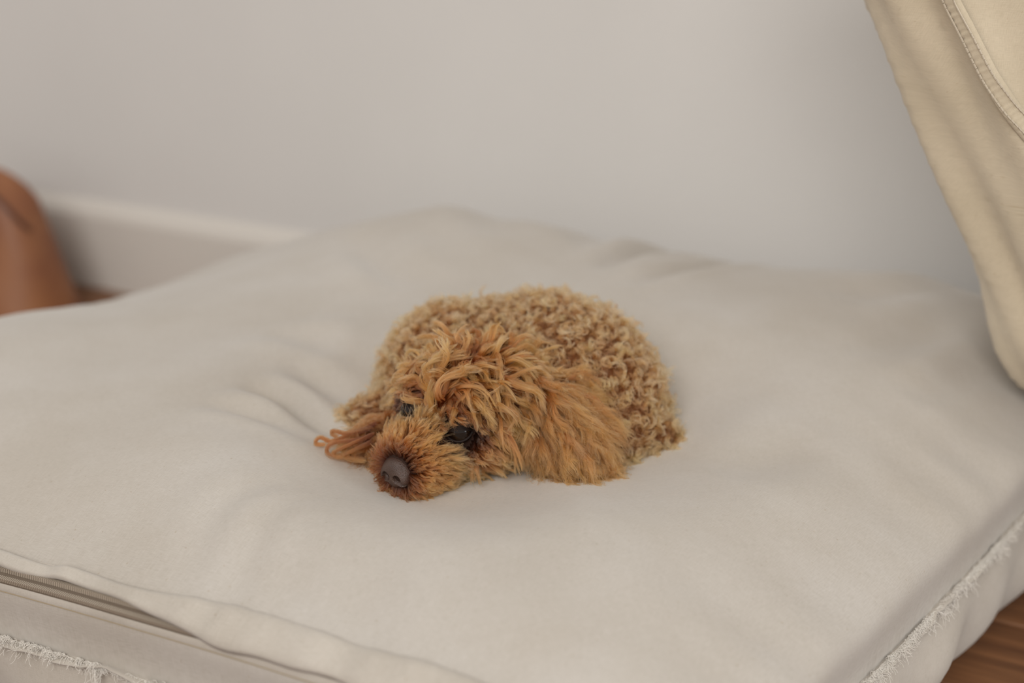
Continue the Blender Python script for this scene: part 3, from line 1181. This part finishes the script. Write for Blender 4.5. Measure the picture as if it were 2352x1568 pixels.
qr = hl(P[:, 0])
er = np.min([np.linalg.norm(qr - e, axis=1) for e in EYE_Q], 0)
dk = (1 - sstep(0.0130, 0.0255, er))[:, None]
bc = C_HEAD * (1 - dk) + C_DARK * dk
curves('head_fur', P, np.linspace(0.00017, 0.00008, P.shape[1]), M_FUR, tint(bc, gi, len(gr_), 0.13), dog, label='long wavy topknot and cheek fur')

# -- muzzle: short straight fur fanning away from the nose
nose_d = np.linalg.norm(qc - NOSE_Q, axis=1)
mm = ((TREG == 2) * (nose_d > 0.0125) * (eye_d > 0.0140)).astype(float)
gr_ = spread(640, mm)
n_ = grad(sd_dog, gr_)
q = hl(gr_)
fan = nrm(q - NOSE_Q - np.array([0.004, 0, 0.004]))
fan = fan + np.stack([-0.35 * np.ones(len(q)), 0.40 * np.sign(q[:, 1]), np.where(q[:, 2] > -0.012, 0.25, -0.40)], 1)
comb = tan_dir(nrm(fan + RNG.normal(0, 0.16, fan.shape)) @ HR, n_)
ndg = np.linalg.norm(q - NOSE_Q, axis=1)
edg = np.min([np.linalg.norm(q - e, axis=1) for e in EYE_Q], 0)
L_ = (0.012 + 0.010 * sstep(0.012, 0.038, ndg)) * np.where(q[:, 1] < -0.006, 1.25, 1.0) * RNG.uniform(0.85, 1.2, len(q)) * (0.55 + 0.45 * sstep(0.012, 0.026, edg))
G = guides(gr_, comb, L_, 12, lift=1.3, grav=0.10, clear=0.006, noise_amp=0.14)
G = wind(G, 0.0007 * RNG.uniform(0.5, 1.6, len(q)), RNG.uniform(0.4, 0.9, len(q)), 0.5, 0.3)
P, gi = children(G, gr_, 40000, mm, 0.55, 0.0004, 0.012, 0.35, 1.0, 9, 0.85)
k_ = clear_eyes(P)
P, gi = P[k_], gi[k_]
qr = hl(P[:, 0])
dn = np.linalg.norm(qr - NOSE_Q, axis=1)
er = np.min([np.linalg.norm(qr - e, axis=1) for e in EYE_Q], 0)
dk = np.maximum(0.80 * (1 - sstep(0.0125, 0.021, dn)), 1 - sstep(0.0130, 0.0245, er))[:, None]
far = sstep(0.024, 0.050, dn)[:, None]
bc = C_MUZ * (1 - far) + np.array([0.54, 0.25, 0.095]) * far
bc = bc * (1 - dk) + C_DARK * dk
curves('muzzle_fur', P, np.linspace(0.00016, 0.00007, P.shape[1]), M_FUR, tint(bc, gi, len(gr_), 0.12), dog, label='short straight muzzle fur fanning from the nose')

# -- ears: long wavy feathering
for reg, E_, nm, gdir, nG, nC in ((3, EAR_L, 'ear_fur', np.array([0.75, 0.05, -0.30]), 190, 24000), (4, EAR_R, 'ear_fur', np.array([-0.95, -0.10, -0.30]), 60, 5500)):
    me_ = (TREG == reg).astype(float)
    gr_ = spread(nG, me_)
    n_ = grad(sd_dog, gr_)
    b0 = E_[0] + (E_[0] - E_[2]) * 0.25
    fan = nrm(gr_ - b0) * 1.0 + gdir * 0.35 + RNG.normal(0, 0.14, gr_.shape)
    comb = tan_dir(nrm(fan), n_)
    tl = np.clip(((gr_ - E_[0]) @ nrm(E_[2] - E_[0])) / np.linalg.norm(E_[2] - E_[0]), 0, 1)
    L_ = RNG.uniform(0.042, 0.066, len(gr_)) * (1.0 - 0.25 * tl) * (1.0 if reg == 3 else 0.80)
    G = guides(gr_, comb, L_, 26, lift=0.40, grav=0.75 if reg == 3 else 1.3, clear=0.0055, noise_amp=0.13)
    G = wind(G, RNG.uniform(0.0012, 0.0032, len(gr_)) * (1.0 if reg == 3 else 1.5), RNG.uniform(1.0, 2.4, len(gr_)), 0.6, 0.4)
    P, gi = children(G, gr_, nC, me_, 0.55 if reg == 3 else 0.8, 0.0009, 0.014, 0.45, 0.9, 9, 0.93, 0.07)
    curves(nm, P, np.linspace(0.00016, 0.00008, P.shape[1]), M_FUR, tint(C_EAR * (1.0 if reg == 3 else 0.72), gi, len(gr_), 0.14), dog, label='long wavy feathering hanging from the ear')

# -- loose ringlets at the tip of the far ear
RING = [[(862, 972), (822, 992), (785, 1004), (757, 1016), (748, 1008), (738, 1002), (727, 1007), (722, 1019), (732, 1024), (746, 1020)],
        [(852, 983), (815, 992), (790, 996), (772, 990), (760, 989), (762, 998), (775, 1002)],
        [(848, 1006), (800, 1014), (766, 1015), (751, 1026), (748, 1038), (760, 1049), (790, 1052), (832, 1054)],
        [(856, 996), (812, 1016), (780, 1030), (764, 1040), (772, 1050), (800, 1048)],
        [(850, 1016), (812, 1034), (785, 1046), (800, 1054), (838, 1058)]]
allP, allG = [], []
for i, lk in enumerate(RING):
    pts = np.array([at_t(a, b_, 1.128 - 0.004 * i) for a, b_ in lk])
    pts[:, 2] = np.maximum(pts[:, 2], cush(pts[:, 0], pts[:, 1]) + 0.003)
    tt = np.linspace(0, len(pts) - 1, 26)
    g_ = np.stack([np.interp(tt, np.arange(len(pts)), pts[:, c_]) for c_ in range(3)], 1)
    for _ in range(3):
        g_[1:-1] = (g_[:-2] + 2 * g_[1:-1] + g_[2:]) / 4
    n = 70
    s_ = np.linspace(0, 1, 26)
    o_ = RNG.normal(0, 0.0009, (n, 1, 3)) * (1 - 0.60 * s_[None, :, None])
    o2 = np.sin(RNG.random((n, 1, 3)) * 6.283 + s_[None, :, None] * RNG.uniform(2, 7, (n, 1, 3))) * 0.0011 * s_[None, :, None]
    k0 = np.zeros((n, 1, 3))
    P = g_[None] + o_ + o2
    P[..., 2] = np.maximum(P[..., 2], cush(P[..., 0].ravel(), P[..., 1].ravel()).reshape(P.shape[:2]) + 0.0004)
    allP.append(P)
    allG += [i] * n
P = np.concatenate(allP)
curves('ear_ringlets', P, np.linspace(0.00016, 0.00009, 26), M_FUR, tint(C_EAR * 0.6, np.array(allG), len(RING), 0.1), dog, label='loose dark ringlets at the tip of the far ear')
# ------------------------------------------------------------------ leather bag standing on the floor behind the cushion's left end
bc_ = at_z(-20, 700, 0.0)
bc_ = E1[:2] * (bc_[:2] @ E1[:2]) + EN[:2] * min(bc_[:2] @ EN[:2], WD - 0.14)


def bag_pt(a, t):
    """a around, t from floor to rounded top"""
    hgt = 0.215
    w_ = 0.150 * (1 - 0.42 * t ** 1.2)
    dp = 0.085 * (1 - 0.55 * t)
    sh = math.sqrt(max(0.0, 1 - max(0, (t - 0.74) / 0.26) ** 2))
    c_, s_ = math.cos(a), math.sin(a)
    cx = math.copysign(abs(c_) ** 0.75, c_)
    sx = math.copysign(abs(s_) ** 0.75, s_)
    return (cx * w_ * (0.25 + 0.75 * sh) if t < 1 else 0, sx * dp * sh, t * hgt + 0.004 * math.sin(5 * a + 7 * t))


bag = link('leather_bag', None, label='blurred reddish-brown leather bag with rounded top behind the cushion, at left edge', cat='bag')
nb, ntt = 64, 40
bv = [bag_pt(2 * math.pi * i / nb, j / (ntt - 1)) for i in range(nb) for j in range(ntt)]
bf = [(i * ntt + j, ((i + 1) % nb) * ntt + j, ((i + 1) % nb) * ntt + j + 1, i * ntt + j + 1) for i in range(nb) for j in range(ntt - 1)]
bf.append(tuple(i * ntt for i in range(nb))[::-1])
link('body', mesh('body', bv, bf, M_LEATHER), bag)
# piped seam across the front and sides of the top
sv, sf = [], []
nn = 48
for i in range(nn):
    t = 0.62 + 0.36 * math.sin(math.pi * i / (nn - 1))
    a = -math.pi * (0.02 + 0.96 * i / (nn - 1))
    c_ = Vector(bag_pt(a, min(t, 0.985)))
    for j in range(6):
        b2 = 2 * math.pi * j / 6
        sv.append((c_.x, c_.y - 0.003 + 0.004 * math.cos(b2), c_.z + 0.004 * math.sin(b2)))
for i in range(nn - 1):
    for j in range(6):
        sf.append((i * 6 + j, (i + 1) * 6 + j, (i + 1) * 6 + (j + 1) % 6, i * 6 + (j + 1) % 6))
link('piped_seam', mesh('piped_seam', sv, sf, M_LEATHERD), bag, label='darker piped seam')
bag.location = (bc_[0], bc_[1], 0.0)
bag.rotation_euler = (0, 0, WA)

# ------------------------------------------------------------------ person kneeling at the cushion's right corner (only a trouser leg is in view)
person = link('person', None, label='person in loose cream cotton trousers kneeling at the right end of the cushion', cat='person')
KN = np.array([0.525, 1.185, 0.285])
HIP = np.array([0.300, 1.155, 0.731])
KN2 = KN + E1 * 0.32 + np.array([0, 0, -0.18])
HIP2 = HIP + E1 * 0.24
AN, AN2 = KN + E1 * 0.40 + EN * 0.05 - np.array([0, 0, 0.18]), KN2 + E1 * 0.40 + EN * 0.05 - np.array([0, 0, 0.02])


def sd_trousers(p):
    d = sd_cone(p, HIP, KN, 0.100, 0.090)
    d = smin(d, sd_cone(p, HIP2, KN2, 0.110, 0.088), 0.03)
    d = smin(d, sd_cone(p, KN, AN, 0.088, 0.066), 0.03)
    d = smin(d, sd_cone(p, KN2, AN2, 0.086, 0.066), 0.03)
    d = smin(d, sd_ell(p, (HIP + HIP2) / 2 + np.array([0, 0.0, 0.06]), (0.18, 0.115, 0.14)), 0.05)
    # folds running down the thigh
    ax = nrm(KN - HIP)
    s_ = (p - HIP) @ ax
    rel = p - HIP - s_[:, None] * ax
    an = np.arctan2(rel @ np.array([0.0, -1.0, 0.0]), rel @ nrm(np.cross(ax, [0, -1.0, 0])))
    d = d + 0.0065 * np.sin(an * 7 + s_ * 6.0 + 1.6) * sstep(0.02, 0.25, s_) * np.exp(-np.clip(np.linalg.norm(rel, axis=1) - 0.13, 0, 1) / 0.02)
    d = d + 0.004 * np.sin(an * 13 - s_ * 13.0) * np.exp(-np.clip(np.linalg.norm(rel, axis=1) - 0.13, 0, 1) / 0.02)
    return np.maximum(d, p[:, 2] - 0.745)


V, Q = surface_nets(sd_trousers, (0.10, 0.74, 0.0), (1.36, 1.42, 0.90), 0.0085)
tr = link('trousers', fast_mesh('trousers', V, Q, M_TROUSER), person)
me = tr.data
l = me.uv_layers.new(name='UVMap')
idx = np.zeros(len(me.loops), np.int32)
me.loops.foreach_get('vertex_index', idx)
l.data.foreach_set('uv', np.stack([V[:, 0] * 1.0 + V[:, 1], V[:, 2]], 1).astype(np.float32)[idx].ravel())
# flat-felled seam: a raised band down the thigh with a row of stitches
pts = []
for uu_, vv_ in ((2150, -120), (2185, 0), (2225, 80), (2270, 170), (2318, 245), (2370, 310), (2430, 370)):
    # march along the sight line to the cloth
    t = 0.9
    for _ in range(60):
        p = at_t(uu_, vv_, t)
        dd = sd_trousers(p[None])[0]
        if dd < 0.0005:
            break
        t += max(dd * 0.7, 0.001)
    pts.append(p)
pts = np.array(pts)
tt = np.linspace(0, len(pts) - 1, 90)
cl = np.stack([np.interp(tt, np.arange(len(pts)), pts[:, c_]) for c_ in range(3)], 1)
for _ in range(6):
    cl[1:-1] = (cl[:-2] + cl[1:-1] * 2 + cl[2:]) / 4
for _ in range(4):
    cl -= grad(sd_trousers, cl, 2e-3) * sd_trousers(cl)[:, None]
n_ = grad(sd_trousers, cl, 4e-3)
al = nrm(np.gradient(cl, axis=0))
sd_ = nrm(np.cross(n_, al))
puck = 0.0010 * np.abs(np.sin(np.arange(90) * 1.15))
cols = [cl + sd_ * w_ + n_ * h_[:, None] for w_, h_ in ((-0.0075, -0.001 + 0 * puck), (-0.0065, 0.0022 + puck), (-0.002, 0.0020 + puck * 1.6), (0.003, 0.0024 + puck), (0.0062, 0.0026 + 0.5 * puck), (0.0070, -0.001 + 0 * puck))]
Gs = np.stack(cols, 1)
link('trouser_seam', mesh('trouser_seam', Gs.reshape(-1, 3), grid_faces(90, 6), M_TROUSER, uv=np.stack([np.repeat(np.linspace(0, .4, 90), 6), np.tile(np.linspace(0, .02, 6), 90)], 1)), person, label='raised stitched seam down the trouser leg')
sv, sf = [], []
for rowo in (-0.0048, 0.0048):
    for i in range(2, 88, 2):
        c0 = cl[i] + sd_[i] * rowo + n_[i] * 0.0034
        a_, s2, h2 = al[i] * 0.0020, sd_[i] * 0.0007, n_[i] * 0.0007
        k0 = len(sv)
        for da in (-1, 1):
            for ds, dh in ((-1, 0), (1, 0), (0.6, 1), (-0.6, 1)):
                sv.append(c0 + a_ * da + s2 * ds + h2 * dh)
        sf += [(k0, k0 + 1, k0 + 2, k0 + 3), (k0 + 7, k0 + 6, k0 + 5, k0 + 4)] + [(k0 + i4, k0 + 4 + i4, k0 + 4 + (i4 + 1) % 4, k0 + (i4 + 1) % 4) for i4 in range(4)]
link('stitches', mesh('stitches', sv, sf, M_STITCH, smooth=False), person, kind='stuff')


# bare feet beyond the trouser hems
for a0, k0 in ((AN, KN), (AN2, KN2)):
    dirv = nrm(a0 - k0)
    h0 = a0 + dirv * 0.02
    h1 = h0 + E1 * 0.10 - np.array([0, 0, 0.035])

    def sd_foot(p):
        f_ = smin(sd_cone(p, a0 - dirv * 0.05, h0, 0.036, 0.034), sd_cone(p, h0, h1, 0.036, 0.026), 0.02)
        for i in range(5):
            tb = h1 + E1 * 0.01 + EN * 0.016 * (i - 2)
            f_ = smin(f_, sd_cone(p, tb, tb + E1 * (0.038 - 0.005 * abs(i - 1)) - np.array([0, 0, 0.006]), 0.011 - 0.0008 * i, 0.009 - 0.0008 * i), 0.004)
        return f_

    V, Q = surface_nets(sd_foot, np.minimum(a0, h1) - 0.12, np.maximum(a0, h1) + 0.12, 0.005)
    link('foot', fast_mesh('foot', V, Q, M_SKINP), person)
